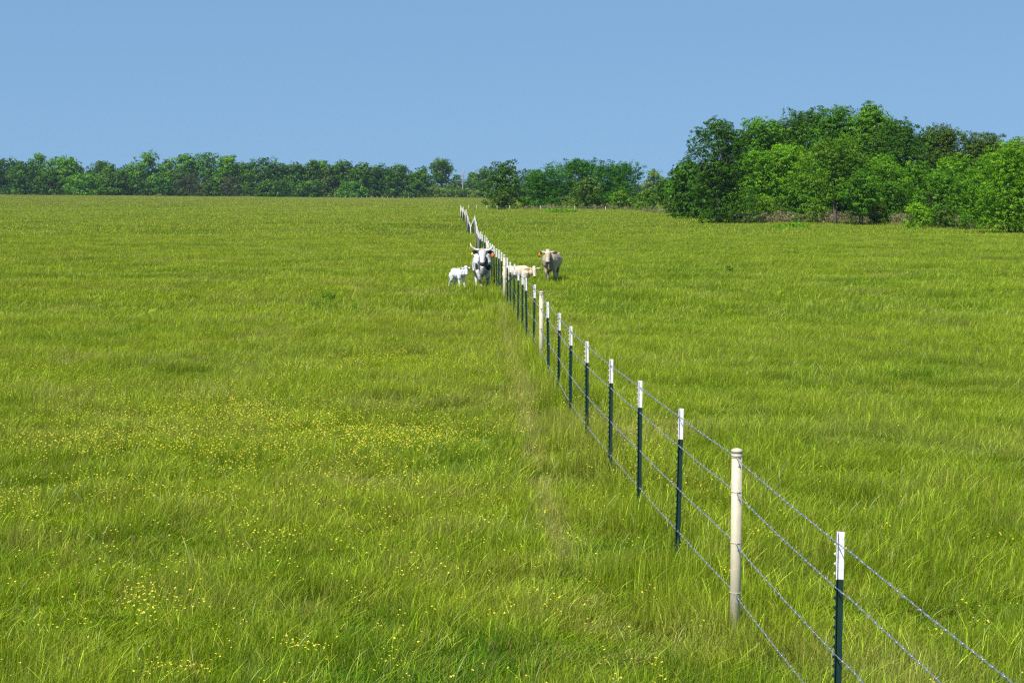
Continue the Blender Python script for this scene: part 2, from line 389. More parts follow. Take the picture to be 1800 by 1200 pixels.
# ------------------------------------------------------------------ yellow meadow flowers
M_petal = simple('yellow_petals', (.72, .60, .03), .6)
M_stem = simple('flower_stalks', (.13, .22, .01), .9)
def flower(seed):
    r = random.Random(seed); v = []; f = []; mi = []
    heads = [(0, 0, .0)] if seed % 3 else [(0, 0, 0), (.035, .02, -.03), (-.03, .03, -.05)]
    for hx, hy, hz in heads:
        tx, ty = r.uniform(-.4, .4), r.uniform(.0, .45)
        for k in range(5):
            a = k * 2 * math.pi / 5 + r.random() * .2; rr = .0092 * r.uniform(.85, 1.15); b = len(v)
            for da, q, up in ((0, .1, 0), (-.5, .75, .35), (0, 1.05, .5), (.5, .75, .35)):
                X = math.cos(a + da) * rr * q; Y = math.sin(a + da) * rr * q
                v.append((hx + X, hy + Y, hz + up * rr * .7 + X * tx + Y * ty))
            f.append((b, b + 1, b + 2, b + 3)); mi.append(0)
        b = len(v)
        for z in (-.36 - hz, -.002): v += [(hx - .0005 if z > -.1 else -.0005, hy if z > -.1 else 0, hz + z), (hx + .0006 if z > -.1 else .0005, hy if z > -.1 else 0, hz + z)]
        f.append((b, b + 1, b + 3, b + 2)); mi.append(1)
    me = bpy.data.meshes.new('yellow_flower'); me.from_pydata(v, [], f); me.materials.append(M_petal); me.materials.append(M_stem)
    me.polygons.foreach_set('material_index', mi); me.update(); return me
fl = [flower(k) for k in range(6)]
pts = []
def fpx(px, py, zt=.34):   # picture position -> place on the field, at flower height
    Z, x = unproject(px, py, H - zt); return (x, Z, ground(x, Z) + zt)
FB = [(60, 640, 80, 9, 60), (150, 665, 90, 12, 50), (640, 625, 90, 14, 130), (690, 610, 60, 8, 50), (760, 630, 70, 14, 70), (530, 640, 60, 14, 40), (860, 600, 40, 14, 20),
      (880, 640, 60, 20, 40), (350, 705, 70, 30, 110), (440, 715, 60, 20, 110), (500, 730, 120, 25, 220), (620, 760, 140, 22, 300), (720, 765, 70, 16, 170), (780, 745, 110, 22, 120),
      (200, 770, 90, 22, 130), (90, 775, 90, 20, 110), (180, 735, 110, 22, 60), (300, 760, 110, 30, 150), (420, 790, 70, 20, 100), (640, 800, 110, 20, 100), (30, 880, 60, 25, 60), (180, 845, 120, 25, 80),
      (430, 850, 140, 40, 80), (700, 840, 120, 40, 70), (250, 1045, 35, 22, 34), (320, 1060, 40, 22, 12), (290, 1170, 60, 12, 14), (510, 1125, 25, 10, 9), (560, 1130, 20, 8, 6), (700, 1145, 25, 20, 6),
      (850, 770, 60, 40, 30), (1090, 790, 70, 40, 90), (1130, 790, 40, 20, 30), (1150, 830, 60, 40, 30), (1060, 720, 60, 30, 30), (1010, 700, 50, 40, 30), (940, 690, 50, 40, 40), (1330, 930, 25, 10, 8), (1280, 1000, 20, 12, 6),
      (1730, 940, 25, 8, 5), (1735, 1090, 20, 6, 4), (1050, 880, 20, 30, 8), (1240, 860, 60, 40, 18), (980, 600, 60, 30, 16), (1440, 820, 40, 20, 6), (130, 560, 120, 16, 40), (380, 590, 140, 16, 30), (450, 940, 60, 40, 24), (600, 960, 200, 70, 40), (200, 960, 160, 60, 30),
      (1570, 440, 80, 5, 40), (850, 860, 60, 50, 22), (800, 970, 120, 70, 22), (420, 700, 300, 60, 260), (160, 700, 150, 50, 120), (650, 690, 200, 50, 160)]
for cx, cy, sx, sy, nn in FB:
    for _ in range(int(nn * 1.5)):
        px_, py_ = rnd.gauss(cx, sx * .7), rnd.gauss(cy, sy * .7)
        if py_ > 420: pts.append(fpx(px_, py_, rnd.uniform(.18, .29)))
for _ in range(420):
    px_, py_ = rnd.uniform(-100, 1200), rnd.uniform(540, 1230); pts.append(fpx(px_, py_, rnd.uniform(.18, .3)))
for _ in range(70):
    px_, py_ = rnd.uniform(1100, 1900), rnd.uniform(620, 1230); pts.append(fpx(px_, py_, rnd.uniform(.18, .3)))
n = len(pts); rot = np.zeros((n, 3)); rot[:, 2] = rg.uniform(-.6, .6, n); s = rg.uniform(.5, 1.05, n)
scatter('yellow_flowers', fl, pts, rot, np.stack([s] * 3, 1), rg.integers(0, 6, n), 'small yellow meadow flowers scattered through the grass', 'wildflowers')

# ------------------------------------------------------------------ barbed wire fence
M_green = simple('green_post_paint', (.008, .035, .026), .45, 0, .4, 8)
M_white = simple('white_post_paint', (.84, .83, .81), .5, 0, 0, 40, (.60, .56, .50))
M_shade_rust = simple('shade_rust_brown', (.19, .09, .045), .8)  # brown for the painted flange-edge shade and the rusty top edge
M_cream = simple('cream_pipe_paint', (.53, .46, .31), .5, 0, 0, 14, (.44, .385, .26))
M_wire = simple('galvanised_wire', (.30, .33, .37), .45, .55)
PH = 1.40; HI = [PH - .065, PH - .315, PH - .685, PH - 1.05]
fence = empty('barbed_wire_fence', (fence_x(9.6), 9.6, 0))
tag(fence, 'barbed wire fence of green white-tipped posts and cream pipes running across the pasture', 'fence')
FO = Vector(fence.location)
def t_section(z0, z1, studs, gro=0.0):
    b = MB(); b.box(-.0024 - gro, .0024 + gro, -.018 - gro, .018 + gro, z0, z1); b.box(.0026 + gro, .036 + gro, -.0024 - gro, .0024 + gro, z0, z1)
    z = z0 + .03
    while studs and z < z1 - .02:
        b.loft([(-.002, 0, z - .012), (-.013, 0, z), (-.002, 0, z + .014)], [(.004, .003), (.007, .004), (.003, .003)], 6, up=(0, 1, 0)); z += .054
    return b
post_b = t_section(-.35, PH - .264, True)
for v_ in post_b.v: v_.x -= .018
post_me = post_b.mesh('metal_post'); post_me.materials.append(M_green)
tb = t_section(PH - .264, PH, True, .0006)
for v_ in tb.v: v_.x -= .018
tip_me = tb.mesh('white_tip'); tip_me.materials.append(M_white)
eb = MB(); eb.box(-.0062, -.0034, -.0205, -.0165, PH - .262, PH + .001); eb.box(-.004, .037, -.0035, .0035, PH + .0006, PH + .004)  # upright strip stands in for shade along the flange edge; top strip is rust
for v_ in eb.v: v_.x -= .018

edge_me = eb.mesh('shade_rust_line'); edge_me.materials.append(M_shade_rust)
def ring(b, z, r, tr, n=20):
    base = len(b.v); k = 6
    for i in range(n):
        a = 2 * math.pi * i / n
        for j in range(k):
            q = 2 * math.pi * j / k; rr = r + tr * math.cos(q); b.v.append(Vector((rr * math.cos(a), rr * math.sin(a), z + tr * math.sin(q))))
    for i in range(n):
        for j in range(k):
            b.f.append((base + i * k + j, base + ((i + 1) % n) * k + j, base + ((i + 1) % n) * k + (j + 1) % k, base + i * k + (j + 1) % k))
pb = MB(); pb.loft([(0, 0, -.4), (0, 0, PH - .06)], [.0385, .0385], 24)
pipe_me = pb.mesh('pipe_post', True); pipe_me.materials.append(M_cream)
cb = MB(); zc = PH - .058
cb.loft([(0, 0, zc), (0, 0, zc + .001), (0, 0, zc + .008), (0, 0, zc + .009), (0, 0, zc + .028), (0, 0, zc + .03), (0, 0, zc + .044), (0, 0, zc + .052), (0, 0, zc + .058)],
        [.039, .042, .042, .0395, .0395, .043, .042, .028, .008], 24)
cap_me = cb.mesh('cap', True); cap_me.materials.append(M_cream)
rb = MB(); ring(rb, 0, .0395, .003)
ties_me = rb.mesh('tie_wire', True); ties_me.materials.append(M_cream)
# depths: read one by one close by, then a pipe after every seven T-posts
depths = [a[0] for a in FENCE]; z = depths[-1]
while z < 199: z += 2.2; depths.append(z)
pipe_idx = {2 + 8 * k for k in range(20)}
posts = []
for i, d in enumerate(depths):
    x = fence_x(d); g0 = ground(x, d); jz = (rnd.uniform(-.03, .02) if i > 9 else rnd.uniform(-.006, .004)) if i not in pipe_idx else 0
    posts.append((x, d, g0))
    near_ = d < 80
    if i in pipe_idx or d > 197:
        p_ = link('pipe_post', pipe_me, fence); p_.location = Vector((x, d, g0)) - FO
        c_ = link('cap', cap_me, p_)
        for hz_ in (HI if near_ else []):
            w_ = link('tie_wire', ties_me, p_); w_.location = (0, 0, hz_)
    else:
        p_ = link('metal_post', post_me, fence); p_.location = Vector((x, d, g0 + jz)) - FO
        p_.rotation_euler = (R(rnd.gauss(0, .7)), R(rnd.gauss(.3, .7)), R(rnd.gauss(-15, 5)))
        c_ = link('white_tip', tip_me, p_)
        if d < 30: link('shade_rust_line', edge_me, p_)
# four strands
def wire_path(h):
    pts = []
    q = [(posts[0][0] + .22, posts[0][1] - 4, 0)] + posts
    for i in range(len(q) - 1):
        a, b = Vector(q[i]), Vector(q[i + 1]); L = (b - a).length
        fine = b.y < 62; ns = max(2, int(L / .3)) if fine else 2
        for k in range(ns):
            t_ = k / ns; p_ = a.lerp(b, t_); sag = .007 * 4 * t_ * (1 - t_) * (L / 2.2)
            pts.append(Vector((p_.x - .006 if i not in pipe_idx else p_.x - .02, p_.y, p_.z + h - sag)))
    pts.append(Vector(q[-1]) + Vector((0, 0, h))); return pts
for wi, h in enumerate(HI):
    pts = wire_path(h); b = MB()
    def walk(step):
        acc = 0; res = []
        for a, c in zip(pts, pts[1:]):
            L = (c - a).length; s_ = 0 if not res else step - acc
            while s_ < L: res.append((a.lerp(c, s_ / L), (c - a).normalized())); s_ += step
            acc = (acc + L) % step if not res else L - (s_ - step)
        return res
    nearp = [p_ for p_ in pts if p_.y < 36]; restp = [p_ for p_ in pts if p_.y >= nearp[-1].y]
    # two twisted strands
    dense = []
    for a, c in zip(nearp, nearp[1:]):
        k = max(1, int((c - a).length / .022))
        dense += [a.lerp(c, j / k) for j in range(k)]
    dense.append(nearp[-1])
    s_ = 0
    for sgn in (0, math.pi):
        P2 = []; s_ = 0
        for j, p_ in enumerate(dense):
            if j: s_ += (p_ - dense[j - 1]).length
            an = s_ / .075 * math.pi + sgn; P2.append(p_ + Vector((math.cos(an) * .0026, 0, math.sin(an) * .0026)))
        b.loft(P2, [.0019] * len(P2), 4)
    s_ = 0; nxt = .05
    for j in range(1, len(dense)):
        s_ += (dense[j] - dense[j - 1]).length
        if s_ > nxt:
            nxt += .125; c_ = dense[j]; tdir = (dense[j] - dense[j - 1]).normalized()
            b.loft([c_ - tdir * .009, c_ + tdir * .009], [.0052, .0052], 5)
            for sg in (1, -1):
                an = rnd.uniform(0, 6.28); dv = Vector((math.cos(an), 0, math.sin(an)))
                b.loft([c_ - dv * .017 + tdir * .004 * sg, c_ + dv * .017 - tdir * .004 * sg], [.0011, .0011], 3, up=(.1, 1, .1))
    b.loft(restp, [.0034] * len(restp), 4)
    for v_ in b.v: v_ -= FO
    link('wire_strand', b.mesh('wire_strand', True), fence, [M_wire])

# far cross fences of pale posts
def far_fence(label, spots):
    f0 = P(*spots[0]); root = empty('post_fence', f0); tag(root, label, 'fence')
    b = MB(); b.loft([(0, 0, -.3), (0, 0, .78), (0, 0, .82)], [.06, .06, .03], 8); me = b.mesh('pipe_post', True); me.materials.append(M_cream)
    tops = []
    for s_ in spots:
        q = P(*s_); p_ = link('pipe_post', me, root); p_.location = q - f0; tops.append(q - f0)
    for h in (.7, .4):
        w_ = MB(); w_.loft([q + Vector((0, 0, h)) for q in tops], [.004] * len(tops), 4); link('wire_strand', w_.mesh('wire_strand'), root, [M_wire])
far_fence('far row of pale posts across the field between the long fence and the dark trees', [(824, 268), (838, 266), (856, 264), (874, 262), (896, 260), (950, 256), (1010, 252), (1064, 248)])
far_fence('tiny row of pale posts along the foot of the far left tree line', [(590 + 9.2 * k, 600 - k * 1.5) for k in range(16)])

# ------------------------------------------------------------------ trees
def leaves(lobes, n, size, seed, tintshift=0.0, flat=.75, droop=0.0, aspect=.62):
    """leaf-sized faces spread over the shells of many small lobes; returns V, F, C"""
    r = np.random.default_rng(seed); L = np.array(lobes)           # x y z r
    area = L[:, 3] ** 2; idx = r.choice(len(L), n, p=area / area.sum())
    nc = max(8, n // 18); ci = r.choice(len(L), nc, p=area / area.sum())
    d = r.normal(0, 1, (nc, 3)); d[:, 2] += .12; d /= np.linalg.norm(d, axis=1)[:, None]
    cc = L[ci, :3] + d * (L[ci, 3] * np.clip(1 - np.abs(r.normal(0, .14, nc)) + .05, .3, 1.15))[:, None] * np.array([1, 1, flat])
    cr = size * 2.0 * r.uniform(.6, 1.35, nc); ct = r.normal(0, .10, nc)
    k_ = r.integers(0, nc, n); idx = ci[k_]
    e = r.normal(0, 1, (n, 3)) + d[k_] * .5; e[:, 2] += .25; e /= np.linalg.norm(e, axis=1)[:, None]
    c = cc[k_] + e * (cr[k_] * r.uniform(.55, 1.05, n))[:, None] * np.array([1, 1, .7])
    nrm_ = e + d[k_] * .35 + r.normal(0, .22, (n, 3)); nrm_ /= np.linalg.norm(nrm_, axis=1)[:, None]
    a = np.cross(nrm_, r.normal(0, 1, (n, 3))); a[:, 2] -= droop; a /= np.linalg.norm(a, axis=1)[:, None]
    b = np.cross(nrm_, a); s = size * r.uniform(.6, 1.4, n)[:, None]
    V = np.stack([c - a * s * .5, c + b * s * aspect * .5 + nrm_ * s * .08, c + a * s * .5, c - b * s * aspect * .5 + nrm_ * s * .08], 1)
    lob = r.uniform(-.27, .27, len(L))[idx]
    tint = np.clip(.5 + tintshift + lob + ct[k_] + r.normal(0, .06, n), 0, 1)
    C = np.ones((n, 4, 4)); C[:, :, 0] = tint[:, None]
    Fq = np.arange(n * 4).reshape(n, 4)
    return V.reshape(-1, 3), Fq, C.reshape(-1, 4)
def crown_lobes(W, D, z0, z1, seed, style='round', k=34):
    r = random.Random(seed); out_ = []; hh = (z1 - z0)
    def prof(u):
        if style == 'cone': return max(.12, math.sin(min(1, (1 - u) * 1.25 + .02) * math.pi / 2) ** .9) * (.75 + .25 * min(1, u * 5))
        if style == 'skirt': return (1 - max(0, (u - .3) / .7) ** 2.8) ** .5 * (.86 + .14 * min(1, u * 4))
        if style == 'spread': return (1 - abs((u - .42) / .6) ** 2.6) ** .5 if abs(u - .42) < .6 else .1
        if style == 'column': return (1 - max(0, (u - .55) / .45) ** 2.6) ** .5 * (.9 + .1 * math.sin(u * 9))
        if style == 'dome': return (1 - u ** 3.4) ** .5
        return max(.15, (1 - abs(u * 2 - 1) ** 2.4) ** .5)
    k = int(k * max(1, W / hh))
    for i in range(k):
        u = (i + r.random()) / k; pr = max(.1, prof(min(.98, u)))
        an = r.random() * 6.283 + i * 2.4; q = r.random() ** .5
        lr = min(W, hh) * r.uniform(.12, .215)
        if style in ('cone',): lr *= .8
        x = math.cos(an) * max(0, W / 2 * pr * q - lr * .5); y = math.sin(an) * max(0, D / 2 * pr * q - lr * .5)
        zz = z0 + lr * .6 + u * (hh - lr * 1.2) + r.uniform(-.03, .03) * hh
        out_.append((x, y, zz, lr))
        for _ in range(2):
            a2 = r.random() * 6.28; l2 = lr * r.uniform(.35, .6)
            out_.append((x + math.cos(a2) * lr * .95, y + math.sin(a2) * lr * .95, min(z1 - l2 * .4, zz + r.uniform(-.3, 1.0) * lr), l2))
    out_.append((0, 0, z0 + hh * .5, min(W, D, hh) * .3))
    nc = int(3 * max(1, W / hh)) + 3
    for i in range(int(7 * max(1, W / hh)) if style in ('skirt', 'dome', 'column') else 0):
        x = r.uniform(-.46, .46) * W * .86; l2 = min(W, hh) * r.uniform(.1, .17); out_.append((x, -D * .5 * (1 - (2 * x / W) ** 2) ** .5 * r.uniform(.5, .9), z0 + l2 * r.uniform(.5, 1.6), l2))
    for i in range(nc):
        if style == 'spread': break
        u = .18 + .6 * r.random(); x = ((i + .5) / nc - .5) * W * .72 * prof(u); out_.append((x, r.uniform(-.15, .15) * D, z0 + u * hh, min(W, hh) * r.uniform(.2, .27)))
    for k_ in range(5 if style in ('dome', 'skirt', 'round', 'column') else 1):
        a2 = r.random() * 6.28; q_ = W * .26 * (k_ > 0) * prof(.88) * r.uniform(.5, 1.2); l2 = min(W, hh) * r.uniform(.1, .16); out_.append((math.cos(a2) * q_, math.sin(a2) * q_, z1 - l2 * r.uniform(.85, 1.6) - .4 * hh * (q_ / W) ** 1.5, l2))
    return out_
def trunk_mesh(Ht, rad, lobes, seed, fork=.3, nl=7, stems=1):
    r = random.Random(seed); b = MB()
    for s_ in range(stems):
        ox = r.uniform(-.25, .25) * (stems > 1); tx, ty = r.uniform(-.08, .08) * Ht + ox * 2, r.uniform(-.06, .06) * Ht
        P_ = [(ox + tx * (k / 6) ** 1.3, ty * (k / 6), -.3 + (Ht * .8 + .3) * k / 6) for k in range(7)]
        P_ = [(a + r.uniform(-.04, .04) * k_, c, d) for k_, (a, c, d) in enumerate(P_)]
        b.loft(P_, [rad * 1.35, rad, rad * .85, rad * .68, rad * .5, rad * .32, rad * .15], 9)
        big = sorted(lobes, key=lambda q: -q[3])[:20]; r.shuffle(big)
        for l_ in big[:nl]:
            hk = r.uniform(fork, .6) * Ht; t_ = (hk + .3) / (Ht * .8 + .3) * 6; i_ = min(5, int(t_))
            a = Vector(P_[i_]).lerp(Vector(P_[i_ + 1]), t_ - i_); e = Vector(l_[:3])
            if e.z < a.z: e.z = a.z + .4
            m_ = a.lerp(e, .5) + Vector((0, 0, -.06 * Ht * r.random()))
            b.loft([a, a.lerp(m_, .5), m_, m_.lerp(e, .6), e], [rad * .45, rad * .36, rad * .27, rad * .16, rad * .06], 6)
    return b.mesh('trunk', True)
TSEED = [100]
def tree(label, px, Z, ytop, wpx, mat='mid', style='round', clear=.12, name='broadleaf_tree', cat='tree', group=None, n=None, leaf=None,
         k=34, rad=None, stems=1, bark=None, fork=.3, tint=0.0, flat=.75, droop=0, sprig=0, depth=.9, aspect=.62):
    TSEED[0] += 1; sd_ = TSEED[0]
    base = P(px, Z); ppm = F / Z; top = H - (ytop - HOR) / ppm; Ht = top - base.z; W = wpx * (1.15 if cat == 'tree' and Z < 500 and mat != 'yellow' else 1) / ppm
    root = empty(name, base); tag(root, label, cat, group)
    lobes = crown_lobes(W, W * depth, Ht * clear, Ht * .985, sd_, style, k)
    if sprig:
        r = random.Random(sd_)
        for _ in range(sprig):
            x = r.uniform(-.4, .4) * W; zt = Ht * (.985 - .55 * abs(x / W) ** 1.3)
            for j in range(4): lobes.append((x + j * .03 * W * r.uniform(-.4, .6), r.uniform(-.2, .2) * W, zt - Ht * .05 * (3 - j), Ht * .05 * (1.5 - j * .3)))
    leaf = leaf or max(.11, 1.5 / (ppm * .5689))
    if n is None: n = int(min(90000, max(1500, 7.6 * W * Ht * .9 / (leaf * leaf * .9 * aspect))))
    V_, F_, C_ = leaves(lobes, n, leaf, sd_, tint, flat, droop, aspect)
    me = np_mesh('crown', V_, F_, C_); link('crown', me, root, [LM[mat]])
    rad = rad or (.02 * Ht if cat == 'tree' else .010 * Ht)
    link('trunk', trunk_mesh(Ht, rad, lobes, sd_, fork, 7 if cat == 'tree' else 4, stems), root, [bark or M_bark])
    return root

# right hand wood, back row first
tree('dark tree on the wood skyline left of the tallest pale-topped tree', 1412, 190, 194, 130, 'dark', 'round', .2)
tree('tallest tree of the right hand wood, with a pale green topmost tuft', 1526, 184, 181, 84, 'mid', 'cone', .3, sprig=8, tint=.12)
tree('broad dark crown just left of and below the tallest tree of the wood', 1470, 186, 190, 120, 'mid', 'dome', .2, tint=-.12)
tree('dark crown stepping down just right of the tallest tree of the wood', 1574, 180, 212, 140, 'dark', 'dome', .2, tint=.1)
tree('round mid green tree on the skyline between the tall dark one and the wood summit', 1334, 186, 210, 135, 'mid', 'dome', .15)
tree('dark green skyline tree filling the saddle right of the rounded mid green crown', 1376, 192, 218, 110, 'dark', 'round', .15)
tree('olive domed tree on the right skyline, larger of the olive pair', 1644, 186, 222, 140, 'olive', 'dome', .2, tint=.05)
tree('olive domed tree on the right skyline, smaller of the olive pair', 1722, 184, 238, 130, 'olive', 'dome', .2)
tree('pale thin tree top poking up at the far right skyline', 1785, 170, 244, 60, 'grey', 'round', .2)
tree('mid green tree with a sloping left side where the right hand wood begins', 1205, 205, 283, 72, 'feather', 'skirt', .02, tint=.1)
# middle row
tree('bright green tree with a stepped crown behind the lone slender-trunked tree, left side', 1388, 172, 252, 104, 'bright', 'skirt', .03)
tree('bright green tree beside the tall dark one, leaves down to the ground', 1332, 172, 262, 92, 'bright', 'skirt', .02, tint=-.12)
tree('bright yellowish tree behind and right of the lone slender-trunked tree', 1552, 170, 270, 90, 'bright', 'skirt', .03, tint=-.02)
tree('dark green tree in the wood below the larger olive dome', 1606, 172, 285, 80, 'mid', 'skirt', .03, tint=-.2)
tree('light green tree below the gap between the two olive domes', 1682, 160, 272, 92, 'bright', 'skirt', .03, tint=-.1)
tree('mid green tree behind the bright tree that closes the right edge', 1738, 155, 268, 84, 'mid', 'skirt', .03)
tree('leafy mid green tree low in the wood between the dark one and the slender trunk', 1418, 166, 300, 84, 'mid', 'skirt', .02, tint=.05)
# front row
tree('tall dark green tree at the left front corner of the wood, bushy to the ground', 1260, 160, 209, 104, 'dark', 'column', 0, stems=3, tint=.06, sprig=5, k=60)
tree('slender-trunked tree with an open yellow-green crown standing before the wood', 1467, 158, 240, 134, 'yellow', 'spread', .24, rad=.17, fork=.22, n=24000, tint=-.15, k=30, depth=.7)
tree('low dark-stemmed tree just right of the slender trunk', 1510, 155, 300, 66, 'mid', 'round', .14, rad=.09, stems=2, tint=-.05)
tree('dark tangled small tree between the low dark-stemmed tree and the round bush', 1563, 163, 318, 74, 'mid', 'skirt', .05, tint=-.22)
tree('mid green tree leaning over the grass left of the bright right edge tree', 1650, 147, 300, 86, 'mid', 'skirt', .04, stems=2)
tree('green small tree in the front row close before the bright right edge tree', 1704, 138, 296, 70, 'mid', 'skirt', .04, tint=-.02)
tree('large bright green tree closing the right edge of the picture', 1775, 127, 250, 136, 'bright', 'skirt', .03, stems=3, tint=-.08, k=46)
tree('bright green tree cut by the right edge of the picture, outermost', 1860, 128, 232, 150, 'bright', 'skirt', .03, tint=-.05)
# mid group
tree('round dark green tree standing at the left end of the mid field group', 888, 272, 285, 74, 'dark', 'column', .02, tint=.12, k=60)
tree('small dull bush at the foot of the round dark green tree', 884, 264, 337, 34, 'olive', 'dome', 0, 'shrub', 'bush', tint=-.15)
tree('very wide feathery dark green tree of the mid field group', 1014, 285, 281, 172, 'feather', 'skirt', .02, k=56, sprig=9, aspect=.5, tint=-.12, flat=.7)
tree('right shoulder of feathery green growth beside the widest mid field tree', 1086, 286, 285, 84, 'feather', 'skirt', .02, sprig=8, aspect=.5, tint=-.12, flat=.7)
tree('small feathery tree left of the widest mid field tree, touching the dark round one', 946, 284, 300, 54, 'feather', 'skirt', .02, aspect=.5, tint=-.08)
tree('pale grey-green small tree in front of the wide feathery one', 1032, 276, 313, 48, 'grey', 'round', .06, tint=-.32, rad=.08)
tree('yellow-green bush right of the wide feathery tree', 1092, 268, 337, 44, 'yellow', 'dome', 0, 'shrub', 'bush', tint=-.1)
tree('wider yellow-green bush before the dark gap left of the right hand wood', 1138, 262, 333, 56, 'yellow', 'dome', 0, 'shrub', 'bush', tint=-.22)
tree('dark narrow tree between the yellow-green bushes and the right hand wood', 1170, 262, 312, 34, 'dark', 'round', .02, tint=.2)
tree('hazy pale tree far behind the bushes, left of the right hand wood', 1147, 560, 299, 38, 'grey', 'dome', .1)
tree('small round green bush on the grass before the wood, lighter than its neighbours', 1610, 143, 357, 54, 'bright', 'dome', 0, 'shrub', 'bush', tint=.12)
for px_, Z_, yt_, w_, mt_, lb_ in [
    (1338, 168, 345, 60, 'yellow', 'tangled low bramble bush at the right foot of the tall dark tree'),
    (1385, 167, 352, 62, 'olive', 'dull low bramble bush midway between the tall dark tree and the slender trunk'),
    (1428, 164, 350, 50, 'yellow', 'yellowish low bush close left of the slender trunk'),
    (1540, 160, 352, 44, 'olive', 'dull low bush right of the low dark-stemmed tree'),
    (1660, 143, 366, 46, 'olive', 'dull low bush right of the round light bush'),
    (1195, 198, 346, 50, 'olive', 'dull low bush at the left foot of the tall dark tree')]:
    tree(lb_, px_, Z_, yt_, w_, mt_, 'dome', 0, 'shrub', 'bush', tint=-.08)
# centre gap
tree('tall hazy tree with a flat notched top standing alone in the far gap', 776, 760, 279, 50, 'dark', 'round', .3, tint=.35, k=26, rad=.5)
tree('smaller hazy tree close right of the dead snag in the far gap', 830, 770, 303, 30, 'dark', 'round', .2, tint=.3)
tree('hazy tree in the far gap touching the round dark mid field tree', 852, 740, 295, 40, 'dark', 'round', .15, tint=.3)
tree('hazy low tree between the tall lone one and the dead snag', 803, 780, 308, 26, 'dark', 'round', .1, tint=.25)
tree('hazy far tree showing between the round dark tree and the feathery one', 934, 700, 298, 34, 'dark', 'dome', .1, tint=.3)
tree('pale green thicket in the far gap, left of its neighbour', 768, 660, 326, 54, 'grey', 'dome', 0, 'shrub', 'bush')
tree('pale green thicket in the far gap below the dead snag', 808, 655, 329, 54, 'grey', 'dome', 0, 'shrub', 'bush', tint=-.05)
tree('pale green thicket in the far gap against the round dark tree', 846, 650, 332, 48, 'grey', 'dome', 0, 'shrub', 'bush', tint=.05)
def snag(label, px, Z, ytop, lean, seed):
    base = P(px, Z); top = H - (ytop - HOR) * Z / F; Ht = top - base.z; root = empty('dead_tree', base); tag(root, label, 'dead tree')
    b = MB(); r = random.Random(seed)
    b.loft([(lean * k / 5, 0, Ht * k / 5) for k in range(6)], [.42, .36, .3, .22, .15, .05], 8); link('trunk', b.mesh('trunk', True), root, [M_deadwood])
    b = MB()
    for k in range(5):
        z_ = Ht * r.uniform(.45, .9); s_ = r.choice((-1, 1)); l_ = r.uniform(.8, 1.9)
        b.loft([(lean * z_ / Ht, 0, z_), (lean * z_ / Ht + s_ * l_ * .5, 0, z_ + l_ * .4), (lean * z_ / Ht + s_ * l_ * .8, .2, z_ + l_)], [.13, .09, .03], 6)
    link('branch', b.mesh('branch', True), root, [M_deadwood])
snag('thin bare grey snag standing in the far gap', 813, 735, 297, .5, 3)
snag('pale bare trunk at the left side of the tall hazy tree', 753, 720, 312, .2, 5)

